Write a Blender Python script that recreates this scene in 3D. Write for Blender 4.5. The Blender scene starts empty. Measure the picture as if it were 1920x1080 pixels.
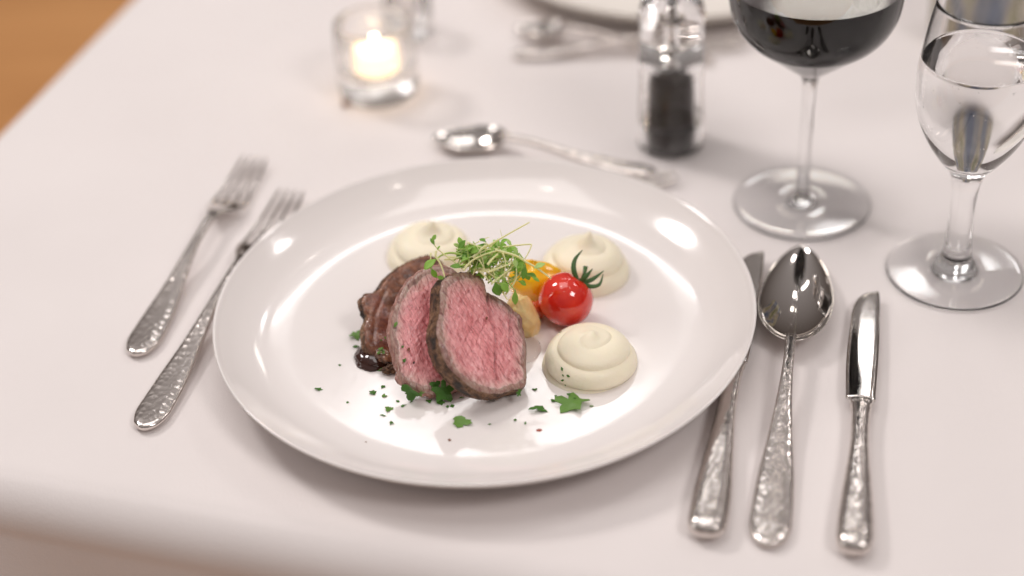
import bpy, bmesh, math, random
from mathutils import Vector, Matrix, noise
sc = bpy.context.scene
R = math.radians
rnd = random.Random(7)

# ------------------------------------------------------------------ camera
FOC = 3214.98                     # focal length in pixels of the 1920 px wide photograph
CAMP = Vector((0.014478, -0.685703, 0.536578))
CR = Vector((0.9985387, -0.03202284, -0.04353154))
CU = Vector((0.05404126, 0.59169699, 0.80434707))
CF = Vector((0.0, 0.80552418, -0.5925629))
cam = bpy.data.cameras.new('camera')
cam.sensor_width = 36; cam.lens = FOC / 1920 * 36
cam.clip_start = .05; cam.clip_end = 60
cam.dof.use_dof = True; cam.dof.focus_distance = .832; cam.dof.aperture_fstop = 2.3
co = bpy.data.objects.new('camera', cam); sc.collection.objects.link(co)
m = Matrix.Identity(4)
for i in range(3):
    m[i][0] = CR[i]; m[i][1] = CU[i]; m[i][2] = -CF[i]; m[i][3] = CAMP[i]
co.matrix_world = m
sc.camera = co

# ------------------------------------------------------------------ world and lamps
w = bpy.data.worlds.new('World'); sc.world = w; w.use_nodes = True
wn = w.node_tree; wn.nodes.clear()
wo = wn.nodes.new('ShaderNodeOutputWorld'); bg = wn.nodes.new('ShaderNodeBackground')
tc = wn.nodes.new('ShaderNodeTexCoord'); sx = wn.nodes.new('ShaderNodeSeparateXYZ')
rp = wn.nodes.new('ShaderNodeValToRGB')
wn.links.new(tc.outputs['Generated'], sx.inputs[0])
mr = wn.nodes.new('ShaderNodeMapRange'); mr.inputs[1].default_value = -1
wn.links.new(sx.outputs['Z'], mr.inputs[0]); wn.links.new(mr.outputs[0], rp.inputs[0])
cr = rp.color_ramp
cr.elements[0].position = .45; cr.elements[0].color = (.07, .048, .036, 1)
cr.elements[1].position = .95; cr.elements[1].color = (.62, .575, .56, 1)
e = cr.elements.new(.62); e.color = (.22, .185, .17, 1)
e = cr.elements.new(.80); e.color = (.44, .395, .38, 1)
wn.links.new(rp.outputs[0], bg.inputs[0]); bg.inputs[1].default_value = .62
wn.links.new(bg.outputs[0], wo.inputs[0])

def area(name, loc, to, sx, sy, power, col, shape='RECTANGLE'):
    l = bpy.data.lights.new(name, 'AREA'); l.shape = shape; l.size = sx; l.size_y = sy
    l.energy = power; l.color = col
    o = bpy.data.objects.new(name, l); sc.collection.objects.link(o)
    o.location = loc
    d = Vector(to) - Vector(loc)
    if d.x or d.y: o.rotation_euler = d.to_track_quat('-Z', 'Y').to_euler()
    return o
area('ceiling_lamp_left', (-1.5, 1.3, 2.1), (0, 0, 0), .55, .55, 23, (1, .945, .92), 'ELLIPSE')
area('ceiling_lamp_right', (1.5, 1.0, 1.9), (0, 0, 0), .28, .28, 3, (1, .945, .92), 'ELLIPSE')
area('ceiling_panel', (-.03, 2.385, 2.0), (-.03, 2.385, 0), .62, .15, 2.7, (1, .975, .96))
area('wine_sheen_fill', (.95, 3.4, 1.84), (.2, 0, 0), .50, .20, 2.0, (1, .93, .84))  # panel added so the wine surface has something bright to reflect
area('window_light_right', (.99, 3.0, 2.39), (.2, 0, 0), .24, .25, 2.1, (1, .98, .97))
area('overhead_fill', (-.2, .5, 2.4), (-.2, .5, 0), 1.3, 1.3, 13, (1, .95, .93))  # soft fill added overhead to brighten the plate and front cloth
area('front_lamp', (1.05, -1.0, 1.75), (-.1, .2, 0), .6, .6, 11, (1, .95, .93), 'ELLIPSE')
area('side_window', (-2.6, -.4, 1.5), (0, 0, 0), .25, 1.1, 5, (1, .98, .96))
for i, (x, y, z) in enumerate([(-.5, .2, 2.2), (.7, -.2, 2.2), (.6, 1.7, 2.3), (-.2, -.8, 2.2)]):  # small unseen lamps added for glints
    l = bpy.data.lights.new('glint_lamp', 'POINT'); l.energy = .9; l.shadow_soft_size = .035; l.color = (1, .9, .8)
    o = bpy.data.objects.new('glint_lamp', l); sc.collection.objects.link(o); o.location = (x, y, z)
sc.view_settings.view_transform = 'Standard'; sc.view_settings.look = 'None'
sc.view_settings.exposure = .1; sc.view_settings.gamma = 1
sc.render.engine = 'CYCLES'
sc.cycles.max_bounces = 14; sc.cycles.transmission_bounces = 12; sc.cycles.glossy_bounces = 6
sc.cycles.transparent_max_bounces = 12
sc.cycles.use_denoising = True
sc.cycles.blur_glossy = .3
sc.cycles.sample_clamp_indirect = 60

# ------------------------------------------------------------------ helpers
def ray(px, py, d):
    "point seen at a pixel of the photograph, at depth d along the view axis"
    return CAMP + (CF + CR * ((px - 960) / FOC) - CU * ((py - 540) / FOC)) * d
def at(px, py, z=0.0):
    "point seen at a pixel of the photograph, on the horizontal plane at height z"
    d = CF + CR * ((px - 960) / FOC) - CU * ((py - 540) / FOC)
    return CAMP + d * ((z - CAMP.z) / d.z)
def depth(p): return (p - CAMP).dot(CF)
def onplane(px, py, P0, n):
    d = CF + CR * ((px - 960) / FOC) - CU * ((py - 540) / FOC)
    return CAMP + d * ((P0 - CAMP).dot(n) / d.dot(n))

def link(name, me, mat=None, parent=None, smooth=True):
    o = bpy.data.objects.new(name, me); sc.collection.objects.link(o)
    if mat: me.materials.append(mat)
    if smooth and len(me.polygons): me.polygons.foreach_set('use_smooth', [True] * len(me.polygons))
    if parent: o.parent = parent
    return o
def mesh(name, V, F, mat=None, parent=None, smooth=True):
    me = bpy.data.meshes.new(name); me.from_pydata([tuple(v) for v in V], [], F); me.update()
    bm = bmesh.new(); bm.from_mesh(me); bmesh.ops.recalc_face_normals(bm, faces=bm.faces); bm.to_mesh(me); bm.free()
    return link(name, me, mat, parent, smooth)
def thing(o, label, cat, group=None, kind=None):
    if label: o['label'] = label
    if cat: o['category'] = cat
    if group: o['group'] = group
    if kind: o['kind'] = kind
    return o
def empty(name, label, cat, loc=(0, 0, 0), rz=0, group=None):
    o = bpy.data.objects.new(name, None); sc.collection.objects.link(o)
    o.location = loc; o.rotation_euler = (0, 0, rz); o.empty_display_size = .02
    return thing(o, label, cat, group)
def lathe_data(prof, n=64, cap0=False, cap1=False):
    V, F = [], []
    for r, z in prof:
        for k in range(n):
            a = 2 * math.pi * k / n; V.append((r * math.cos(a), r * math.sin(a), z))
    for i in range(len(prof) - 1):
        for k in range(n):
            k2 = (k + 1) % n
            F.append((i * n + k, i * n + k2, (i + 1) * n + k2, (i + 1) * n + k))
    if cap0:
        V.append((0, 0, prof[0][1])); c = len(V) - 1
        F += [(c, (k + 1) % n, k) for k in range(n)]
    if cap1:
        V.append((0, 0, prof[-1][1])); c = len(V) - 1; b = (len(prof) - 1) * n
        F += [(c, b + k, b + (k + 1) % n) for k in range(n)]
    return V, F
def lathe(name, prof, mat, parent=None, n=64, cap0=False, cap1=False, flip=None):
    V, F = lathe_data(prof, n, cap0, cap1)
    if flip is None: return mesh(name, V, F, mat, parent)
    if flip: F = [tuple(reversed(f)) for f in F]
    me = bpy.data.meshes.new(name); me.from_pydata(V, [], F); me.update()
    return link(name, me, mat, parent)
def spline(pts, n, closed=False):
    "Catmull-Rom through points (tuples of any length), n samples per span"
    out = []; N = len(pts); spans = N if closed else N - 1
    for i in range(spans):
        if closed: p = [pts[(i + k - 1) % N] for k in range(4)]
        else: p = [pts[max(0, min(N - 1, i + k - 1))] for k in range(4)]
        for j in range(n):
            t = j / n
            out.append(tuple(.5 * (2 * b + (c - a) * t + (2 * a - 5 * b + 4 * c - d) * t * t + (-a + 3 * b - 3 * c + d) * t ** 3) for a, b, c, d in zip(*p)))
    if not closed: out.append(tuple(pts[-1]))
    return out
def loft(rings, cap=True):
    V, F = [], []; n = len(rings[0])
    for r in rings: V += list(r)
    for i in range(len(rings) - 1):
        for k in range(n):
            k2 = (k + 1) % n
            F.append((i * n + k, i * n + k2, (i + 1) * n + k2, (i + 1) * n + k))
    if cap:
        for b in (0, (len(rings) - 1) * n):
            c = sum((Vector(V[b + k]) for k in range(n)), Vector()) / n
            V.append(c); ci = len(V) - 1
            F += [(ci, b + k, b + (k + 1) % n) for k in range(n)]
    return V, F
def tube_data(pts, rad, n=8, flat=1.0, up=None):
    pts = [Vector(p) for p in pts]; rings = []
    nrm = None
    for i, p in enumerate(pts):
        t = (pts[min(i + 1, len(pts) - 1)] - pts[max(i - 1, 0)]).normalized()
        if nrm is None:
            u = Vector(up) if up else (Vector((0, 0, 1)) if abs(t.z) < .9 else Vector((1, 0, 0)))
            nrm = (u - t * u.dot(t)).normalized()
        else: nrm = (nrm - t * nrm.dot(t)).normalized()
        b = t.cross(nrm); r = rad[i] if isinstance(rad, (list, tuple)) else rad
        rings.append([p + (b * math.cos(2 * math.pi * k / n) + nrm * flat * math.sin(2 * math.pi * k / n)) * r for k in range(n)])
    return loft(rings)
def merge(parts):
    V, F = [], []
    for v, f in parts:
        b = len(V); V += list(v); F += [tuple(i + b for i in q) for q in f]
    return V, F

# ------------------------------------------------------------------ materials
def mat(name, col, rough=.5, **kw):
    m = bpy.data.materials.new(name); m.use_nodes = True
    b = m.node_tree.nodes['Principled BSDF']
    b.inputs['Base Color'].default_value = (*col, 1); b.inputs['Roughness'].default_value = rough
    for k, v in kw.items():
        b.inputs[k.replace('_', ' ')].default_value = v
    return m
class NT:
    def __init__(s, m): s.t = m.node_tree; s.b = s.t.nodes['Principled BSDF']
    def n(s, kind, **kw):
        o = s.t.nodes.new('ShaderNode' + kind)
        for k, v in kw.items():
            if isinstance(v, tuple) and len(v) == 2 and hasattr(v[0], 'outputs'): s.t.links.new(v[0].outputs[v[1]], o.inputs[k.replace('_', ' ')])
            elif k in [i.name for i in o.inputs] or k.replace('_', ' ') in [i.name for i in o.inputs]: o.inputs[k.replace('_', ' ')].default_value = v
            else: setattr(o, k, v)
        return o
    def link(s, a, ao, b, bi): s.t.links.new(a.outputs[ao], b.inputs[bi])
    def coord(s, out='Object', scale=(1, 1, 1), rot=(0, 0, 0)):
        c = s.n('TexCoord'); mp = s.n('Mapping'); s.link(c, out, mp, 0)
        mp.inputs['Scale'].default_value = scale; mp.inputs['Rotation'].default_value = rot
        return mp
    def noise(s, mp, scale, detail=4, rough=.5, dist=0):
        o = s.n('TexNoise'); s.link(mp, 0, o, 'Vector')
        o.inputs['Scale'].default_value = scale; o.inputs['Detail'].default_value = detail
        o.inputs['Roughness'].default_value = rough; o.inputs['Distortion'].default_value = dist
        return o
    def ramp(s, src, so, stops):
        o = s.n('ValToRGB'); s.link(src, so, o, 0); c = o.color_ramp
        while len(c.elements) < len(stops): c.elements.new(.5)
        for e, (p, col) in zip(c.elements, stops):
            e.position = p; e.color = (*col, 1) if len(col) == 3 else col
        return o
    def mix(s, fac, fo, a, ao, b, bo, mode='MIX'):
        o = s.n('Mix'); o.data_type = 'RGBA'; o.blend_type = mode
        if fac is None: o.inputs[0].default_value = fo
        else: s.link(fac, fo, o, 0)
        for x, xo, i in ((a, ao, 6), (b, bo, 7)):
            if x is None: o.inputs[i].default_value = (*xo, 1)
            else: s.link(x, xo, o, i)
        return o
    def bump(s, src, so, strength, dist, prev=None):
        o = s.n('Bump'); s.link(src, so, o, 'Height')
        o.inputs['Strength'].default_value = strength; o.inputs['Distance'].default_value = dist
        if prev: s.link(prev, 0, o, 'Normal')
        return o
M = {}
# cloth
m = M['cloth'] = mat('white_linen', (.82, .765, .745), .85, Sheen_Weight=.15)
t = NT(m); mp = t.coord()
n1 = t.noise(mp, 9, 3); n2 = t.noise(mp, 2600, 2)
r = t.ramp(n1, 0, [(.3, (.80, .745, .73)), (.7, (.83, .775, .76))]); t.link(r, 0, t.b, 'Base Color')
b1 = t.bump(n1, 0, .25, .004); b2 = t.bump(n2, 0, .25, .0003, b1)
mw = t.coord(scale=(1, .5, 1), rot=(0, 0, R(18))); n3 = t.noise(mw, 700, 3, .6); b3 = t.bump(n3, 0, .22, .0005, b2); t.link(b3, 0, t.b, 'Normal')
# porcelain
m = M['porcelain'] = mat('glazed_porcelain', (.86, .81, .79), .12, IOR=1.52, Coat_Weight=.35, Coat_Roughness=.03)
t = NT(m); mp = t.coord(); n1 = t.noise(mp, 22, 2); t.link(t.bump(n1, 0, .05, .003), 0, t.b, 'Normal')
M['porcelain_cream'] = mat('cream_porcelain', (.85, .80, .74), .2)
# steel
M['steel'] = mat('polished_steel', (.66, .62, .59), .05, Metallic=1.0)
t = NT(M['steel']); mp = t.coord(scale=(1, 1, 1)); n1 = t.noise(mp, 60, 3)
r = t.ramp(n1, 0, [(.3, (.03,) * 3), (.75, (.09,) * 3)]); t.link(r, 0, t.b, 'Roughness')
m = M['hammered'] = mat('hammered_steel', (.72, .665, .63), .2, Metallic=1.0)
t = NT(m); mp = t.coord(scale=(1, .8, 1))
v = t.n('TexVoronoi'); v.feature = 'SMOOTH_F1'; v.inputs['Scale'].default_value = 370; v.inputs['Smoothness'].default_value = .35
t.link(mp, 0, v, 'Vector'); n1 = t.noise(mp, 900, 2)
b1 = t.bump(v, 'Distance', .6, .0004); b2 = t.bump(n1, 0, .03, .0002, b1); t.link(b2, 0, t.b, 'Normal')
# glass and liquids
M['glass'] = mat('clear_glass', (1, 1, 1), 0, Transmission_Weight=1.0, IOR=1.5)
M['acrylic'] = mat('clear_acrylic', (1, 1, 1), .03, Transmission_Weight=1.0, IOR=1.46)
M['thick_glass'] = mat('candle_glass', (1, .99, .98), .25, Transmission_Weight=1.0, IOR=1.33)
m = M['wine'] = mat('red_wine_liquid', (1, .98, .98), 0, Transmission_Weight=1.0, IOR=.893)
va = m.node_tree.nodes.new('ShaderNodeVolumeAbsorption'); va.inputs[0].default_value = (.42, .12, .14, 1); va.inputs[1].default_value = 260
m.node_tree.links.new(va.outputs[0], m.node_tree.nodes['Material Output'].inputs['Volume'])
M['wine_top'] = mat('red_wine_surface', (.012, .002, .003), .02, IOR=1.40)
M['water_side'] = mat('water_in_glass', (1, 1, 1), 0, Transmission_Weight=1.0, IOR=.889)
M['water'] = mat('water_liquid', (1, 1, 1), 0, Transmission_Weight=1.0, IOR=1.33)
M['bubble'] = mat('air_bubble', (1, 1, 1), 0, Transmission_Weight=1.0, IOR=.76)
M['etch'] = mat('etched_white', (.8, .8, .8), .6)
# wood floor
m = M['floor'] = mat('oak_floor', (.55, .27, .10), .35)
t = NT(m); mp = t.coord(scale=(1, 6, 1), rot=(0, 0, .5)); n1 = t.noise(mp, 2.2, 5, .6)
r = t.ramp(n1, 0, [(.3, (.58, .26, .085)), (.7, (.80, .40, .15))]); t.link(r, 0, t.b, 'Base Color')

# ------------------------------------------------------------------ floor and tablecloth
V = [(-6, -6, -.74), (6, -6, -.74), (6, 8, -.74), (-6, 8, -.74)]
thing(mesh('floor', V, [(0, 1, 2, 3)], M['floor'], smooth=False), None, None, kind='structure')
TA = R(18)
EU = Vector((math.cos(TA), -math.sin(TA), 0)); EV = Vector((math.sin(TA), math.cos(TA), 0))
def edge_profile(s, r, hang):
    "s < 0 is on the table, s > 0 runs over the rounded edge; returns (offset, z)"
    if s <= 0: return s, 0
    q = r * math.pi / 2
    if s < q: return r * math.sin(s / r), -r * (1 - math.cos(s / r))
    return r + (s - q) * .10, -r - (s - q)
us = [-.362 - .28 + .28 * i / 24 for i in range(24)] + [-.362 + .05 * i / 16 for i in range(17)] + [-.30 + 1.5 * i / 60 for i in range(61)]
vs = [-.150 - .42 + .37 * i / 30 for i in range(30)] + [-.200 + .065 * i / 30 for i in range(31)] + [-.12 + 1.5 * i / 60 for i in range(61)]
V, F = [], []
for j, vv in enumerate(vs):
    for i, uu in enumerate(us):
        ov, zv = edge_profile(-(vv + .139), .024, 1)
        pv = -.139 - ov if vv < -.139 else vv
        # left side: ironed crease, a slight slope, then over the table's edge
        pu, zu = uu, 0
        if uu < -.326: zu = -(-.326 - uu) * .10
        if uu < -.352:
            ou, z2 = edge_profile(-(uu + .352), .010, 1); pu = -.352 - ou; zu = -.0026 + z2
        # soft folds in the hanging part
        h = max(0, -zv - .024)
        if h > 0:
            wv = math.sin(uu * 26 + 1.0) * .5 + math.sin(uu * 47 + .4) * .3
            pv -= (wv + .6) * min(1, h / .07) * .016
        h = max(0, -zu - .02)
        if h > 0: pu -= (math.sin(vv * 22) + 1) * min(1, h / .2) * .014
        z = zu + zv
        if zv > -.001: z += (noise.noise(Vector((uu * 7, vv * 7, 3))) - .3) * .0006 - abs(noise.noise(Vector((uu * 3.1, vv * 3.1, 9)))) * .0004
        V.append(EU * pu + EV * pv + Vector((0, 0, z - .0006)))
nu = len(us)
for j in range(len(vs) - 1):
    for i in range(nu - 1):
        a = j * nu + i; F.append((a, a + 1, a + nu + 1, a + nu))
cl = mesh('tablecloth', V, F, M['cloth'])
thing(cl, 'white linen tablecloth under the plate and glasses, hanging over the near edge', 'tablecloth')

# ------------------------------------------------------------------ dinner plate
TOP = [(0.0, .0050), (.030, .0050), (.060, .0050), (.080, .00502), (.095, .0052), (.102, .0055), (.108, .0062), (.113, .0075), (.118, .0097), (.125, .0138), (.1325, .0193)]
PC = Vector((0, .0060, 0)); PK = 1.008          # centre and size of the plate
def plate_z(x, y):
    r = math.hypot(x - PC.x, y - PC.y) / PK
    for (a, b), (c, d) in zip(TOP, TOP[1:]):
        if r <= c: return b + (d - b) * (r - a) / (c - a)
    return .025
def on_plate(px, py):
    z = .006
    for _ in range(6):
        p = at(px, py, z); z = plate_z(p.x, p.y)
    return at(px, py, z)
def plate_mesh(name, k, material, parent=None):
    top = spline(TOP[1:], 5)
    rim = [(.1338, .0207), (.1344, .0209), (.1350, .0205), (.1347, .0197)]
    under = spline([(.1340, .0186), (.128, .0128), (.121, .0080), (.112, .0050), (.099, .0032), (.0915, .0024), (.0900, .0004), (.0870, .0004), (.0855, .0018), (.080, .0022), (.04, .0021), (.012, .0021)], 4)
    pr = [(.0008, .0050)] + [(a, b) for a, b in top] + rim + under
    pr = [(a * k, b * k) for a, b in pr]
    return lathe(name, pr, material, parent, 160, True, True)
pl = plate_mesh('dinner_plate', PK, M['porcelain']); pl.location = PC
thing(pl, 'large round white porcelain plate carrying the sliced meat and puree', 'plate')
pf = plate_mesh('dinner_plate', 1, M['porcelain_cream'])
c = at(1205, 28, .022); pf.location = (c.x + .035, c.y + .131, 0)
thing(pf, 'blurred cream plate cut off by the top of the photo, behind the pepper mill', 'plate')

# ------------------------------------------------------------------ meat slices
def meat_material(name, sauce=0.0):
    m = mat(name, (.6, .2, .2), .34, Subsurface_Weight=.18, Subsurface_Scale=.004, Coat_Weight=.6, Coat_Roughness=.07)
    m.node_tree.nodes['Principled BSDF'].inputs['Subsurface Radius'].default_value = (1, .3, .25)
    t = NT(m)
    at_ = t.n('Attribute'); at_.attribute_name = 'rim'
    mp = t.coord(); big = t.noise(mp, 55, 4, .6, .6)
    mf = t.coord(scale=(1, .20, 1), rot=(0, 0, R(-38))); fib = t.noise(mf, 820, 4, .6, .9)
    mf2 = t.coord(scale=(1, .26, 1), rot=(0, 0, R(-26))); fib2 = t.noise(mf2, 380, 4, .6, 1.3)
    # rim factor pushed about by noise
    ad = t.n('Math'); ad.operation = 'MULTIPLY_ADD'; t.link(big, 0, ad, 0); ad.inputs[1].default_value = .50; t.link(at_, 'Fac', ad, 2)
    col = t.ramp(ad, 0, [(.30, (.86, .285, .30)), (.72, (.82, .31, .32)), (.96, (.70, .36, .33)), (1.14, (.56, .33, .30)), (1.28, (.40, .22, .18))])
    c2 = t.ramp(fib, 0, [(.36, (.58, .42, .43)), (.49, (1, 1, 1)), (.66, (1.12, 1.40, 1.36))])
    mx = t.mix(None, .75, col, 0, c2, 0, 'MULTIPLY')
    c3 = t.ramp(fib2, 0, [(.36, (.60, .42, .44)), (.47, (1, 1, 1)), (.66, (1.06, 1.25, 1.22))])
    mx = t.mix(None, .8, mx, 2, c3, 0, 'MULTIPLY')
    sa = t.n('Attribute'); sa.attribute_name = 'seam'
    mx = t.mix(sa, 'Fac', mx, 2, None, (.22, .05, .055))
    if sauce:
        n3 = t.noise(mp, 230, 4, .6, .5)
        br = t.ramp(n3, 0, [(.35, (.085, .022, .008)), (.50, (.19, .058, .020)), (.70, (.36, .15, .07))])
        sepx = t.n('SeparateXYZ'); t.link(mp, 0, sepx, 0)
        sm = t.n('MapRange'); t.link(sepx, 0, sm, 0)
        sm.inputs[1].default_value = -.015; sm.inputs[2].default_value = -.0085
        ad2 = t.n('Math'); ad2.operation = 'MAXIMUM'; t.link(sm, 0, ad2, 0); ad2.inputs[1].default_value = .88
        mx = t.mix(ad2, 0, mx, 2, br, 0)
        t.b.inputs['Coat Weight'].default_value = .8; t.b.inputs['Coat Roughness'].default_value = .06
    t.link(mx, 2, t.b, 'Base Color')
    b1 = t.bump(fib, 0, .15 if sauce else .5, .0005); b2 = t.bump(fib2, 0, .15 if sauce else .45, .0008, b1)
    wet = t.noise(mp, 420, 3, .6); b3 = t.bump(wet, 0, .5, .0008, b2)
    t.link(b3, 0, t.b, 'Normal')
    t.link(b3, 0, t.b, 'Coat Normal')
    rr = t.ramp(wet, 0, [(.4, (.25,) * 3), (.65, (.5,) * 3)]); t.link(rr, 0, t.b, 'Roughness')
    return m
M['meat'] = meat_material('pink_meat'); M['meat_sauced'] = meat_material('sauced_meat', 1)
m = M['crust'] = mat('seared_crust', (.14, .07, .04), .6, Coat_Weight=.12, Coat_Roughness=.3)
t = NT(m); mp = t.coord(); n1 = t.noise(mp, 170, 5, .65, .4); n2 = t.noise(mp, 900, 4, .7)
r = t.ramp(n1, 0, [(.36, (.026, .013, .007)), (.45, (.115, .053, .025)), (.55, (.235, .12, .06)), (.72, (.42, .26, .16))])
r2 = t.ramp(n2, 0, [(.35, (.35, .33, .3)), (.6, (1.1, 1.05, 1))])
mx = t.mix(None, .8, r, 0, r2, 0, 'MULTIPLY'); t.link(mx, 2, t.b, 'Base Color')
b1 = t.bump(n1, 0, .7, .0015); b2 = t.bump(n2, 0, .7, .0006, b1); t.link(b2, 0, t.b, 'Normal')

m = M['pale_crust'] = mat('pale_meat_edge', (.38, .20, .16), .45, Coat_Weight=.3, Coat_Roughness=.15)
t = NT(m); mp = t.coord(); n1 = t.noise(mp, 260, 5, .65, .4)
r = t.ramp(n1, 0, [(.34, (.20, .09, .06)), (.50, (.42, .20, .16)), (.66, (.58, .33, .28))]); t.link(r, 0, t.b, 'Base Color')
t.link(t.bump(n1, 0, .6, .001), 0, t.b, 'Normal')

def slice_(name, outline, P0, n, T, seams, face_mat, label, seed, fibre=.00028, center=None, crust='crust'):
    n = Vector(n).normalized()
    ex = Vector((0, 0, 1)).cross(n).normalized(); ey = n.cross(ex)     # ex to the right, ey up in the plane
    P0 = Vector(P0)
    pts = [onplane(x, y, P0, n) for x, y in outline]
    cen = onplane(*center, P0, n) if center else sum(pts, Vector()) / len(pts)
    MW = Matrix.Identity(4)
    for i in range(3): MW[i][0] = ex[i]; MW[i][1] = ey[i]; MW[i][2] = n[i]; MW[i][3] = cen[i]
    loc = [((p - cen).dot(ex), (p - cen).dot(ey)) for p in pts]
    cv = spline(loc, 14, True); N = len(cv)
    cv = [(x * (1 + .010 * noise.noise(Vector((x * 1000, y * 1000, seed))) + .022 * noise.noise(Vector((x * 260, y * 260, seed)))), y * (1 + .010 * noise.noise(Vector((x * 1000, y * 1000, seed + 5))) + .022 * noise.noise(Vector((x * 260, y * 260, seed + 5))))) for x, y in cv]
    sm = []
    for sg, dep, wd in seams:
        q = [onplane(x, y, P0, n) for x, y in sg]
        sm.append(([((p - cen).dot(ex), (p - cen).dot(ey)) for p in q], dep, wd))
    def segd(p, a, b):
        ax, ay = a; bx, by = b; dx, dy = bx - ax, by - ay
        t = max(0, min(1, ((p[0] - ax) * dx + (p[1] - ay) * dy) / (dx * dx + dy * dy + 1e-12)))
        return math.hypot(p[0] - ax - t * dx, p[1] - ay - t * dy)
    def hz(x, y, s):
        v = Vector((x, y, 0)); c, q = math.cos(R(52)), math.sin(R(52))
        fx, fy = x * c - y * q, x * q + y * c
        h = noise.fractal(Vector((fx * 700 + seed, fy * 210, seed)), 1, 2, 4) * fibre
        h += noise.noise(Vector((x * 110, y * 110, seed + 3))) * .0009
        for pl_, dep, wd in sm:
            d = min(segd((x + noise.noise(Vector((x * 300, y * 300, 7))) * .0006, y), a, b) for a, b in zip(pl_, pl_[1:]))
            h -= dep * 1.3 * math.exp(-(d / wd) ** 2)
        h -= .0012 * max(0, (s - .92) / .08) ** 2.2
        return h
    K = 54; V = [(0, 0, hz(0, 0, 0))]; rim = [0.0]; F = []
    for k in range(1, K + 1):
        s = (k / K) ** .8
        for x, y in cv:
            V.append((x * s, y * s, hz(x * s, y * s, s))); rim.append(s * s * .95)
    for i in range(N): F.append((0, 1 + i, 1 + (i + 1) % N))
    for k in range(K - 1):
        for i in range(N):
            i2 = (i + 1) % N; a = 1 + k * N; F.append((a + i, a + N + i, a + N + i2, a + i2))
    # back of the slice
    b0 = len(V)
    for s in (.985, .6):
        for x, y in cv: V.append((x * s, y * s, -T + .0008)); rim.append(.8)
    V.append((0, 0, -T + .0008)); rim.append(.3)
    for i in range(N):
        i2 = (i + 1) % N
        F.append((b0 + i, b0 + i2, b0 + N + i2, b0 + N + i)); F.append((b0 + N + i, b0 + N + i2, len(V) - 1))
    me = bpy.data.meshes.new(name); me.from_pydata(V, [], F); me.update()
    a = me.attributes.new('rim', 'FLOAT', 'POINT'); a.data.foreach_set('value', rim)
    sv = []
    for x, y, z in V:
        f = 0
        for pl_, dep, wd in sm:
            d = min(segd((x + noise.noise(Vector((x * 300, y * 300, 7))) * .0006, y), a_, b_) for a_, b_ in zip(pl_, pl_[1:]))
            f = max(f, min(1, dep / .0012) * .75 * math.exp(-(d / (wd * .9)) ** 2) * (.6 + .8 * noise.noise(Vector((x * 500, y * 500, 2)))))
        sv.append(max(0, f))
    a = me.attributes.new('seam', 'FLOAT', 'POINT'); a.data.foreach_set('value', sv)
    o = link(name, me, face_mat); o.matrix_world = MW
    thing(o, label, 'meat slice', 'slices of roast meat fanned out on the plate')
    # crust: the seared outside, a strip all round the edge
    V2, F2 = [], []; J = 12
    for j in range(J + 1):
        f = j / J
        for i, (x, y) in enumerate(cv):
            l = math.hypot(x, y); out = .0010 * math.sin(math.pi * f) + .0007 * noise.fractal(Vector((x * 420, y * 420, f * 6 + seed)), 1, 2, 3) * (1 if 0 < j < J else .3)
            z0 = V[1 + (K - 1) * N + i][2]
            V2.append((x * (1 + out / l) + 0, y * (1 + out / l), (z0 + .0001) * (1 - f) - T * f))
    for j in range(J):
        for i in range(N):
            i2 = (i + 1) % N; F2.append((j * N + i, (j + 1) * N + i, (j + 1) * N + i2, j * N + i2))
    cr = mesh('crust', V2, F2, M[crust], o)
    zs = [(MW @ Vector(v)).z for v in V2]
    print(name, 'z range', round(min(zs), 4), round(max(zs), 4))
    return o, P0, n
O1 = [(831, 526), (844, 517), (868, 510), (893, 510), (907, 523), (914, 543), (931, 555), (953, 570), (965, 582), (978, 592), (983, 615), (989, 656), (989, 692), (986, 724), (960, 731), (936, 737), (907, 734), (883, 724), (856, 701), (835, 676), (824, 644), (820, 615), (826, 584), (827, 548)]
n1_ = Vector((.47, -.52, .71)).normalized(); T1 = .0128
B1 = at(905, 752, .0060)
S1 = slice_('meat_slice', O1, B1 + n1_ * T1, n1_, T1,
    [([(915, 541), (914, 560), (920, 590), (929, 620), (931, 650), (928, 690), (934, 712)], .0011, .0006),
     ([(951, 572), (957, 600), (957, 640), (966, 670), (984, 690)], .0008, .0005),
     ([(880, 545), (868, 560), (862, 575)], .0004, .0005), ([(900, 600), (884, 618), (872, 640)], .0004, .0005), ([(915, 600), (901, 625), (893, 645)], .0003, .0005)],
    M['meat'], 'foremost pink meat slice with dark crust along its left edge', 3.0, center=(900, 630))
O2 = [(797, 503), (778, 516), (758, 537), (740, 579), (732, 615), (735, 644), (741, 673), (747, 692), (748, 709), (772, 727), (803, 738), (838, 734), (868, 722), (895, 690), (903, 640), (893, 580), (872, 530), (850, 505), (822, 497)]
n2_ = Vector((.24, -.58, .76)).normalized(); T2 = .0075
B2 = at(800, 742, .0060)
S2 = slice_('meat_slice', O2, B2 + n2_ * T2 * .8, n2_, T2 * .8, [([(790, 640), (800, 670), (830, 705)], .0005, .0006), ([(770, 520), (764, 545)], .0003, .0005)],
    M['meat'], 'middle pink meat slice, half hidden behind the foremost one', 11.0, center=(812, 620), crust='pale_crust')
O3 = [(803, 478), (776, 486), (741, 505), (718, 530), (705, 547), (690, 548), (680, 560), (683, 580), (690, 592), (684, 612), (686, 640), (700, 662), (740, 670), (790, 650), (830, 600), (845, 550), (838, 505), (825, 485)]
n3_ = Vector((.36, -.46, .81)).normalized(); T3 = .008
B3 = at(700, 668, .0060)
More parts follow.
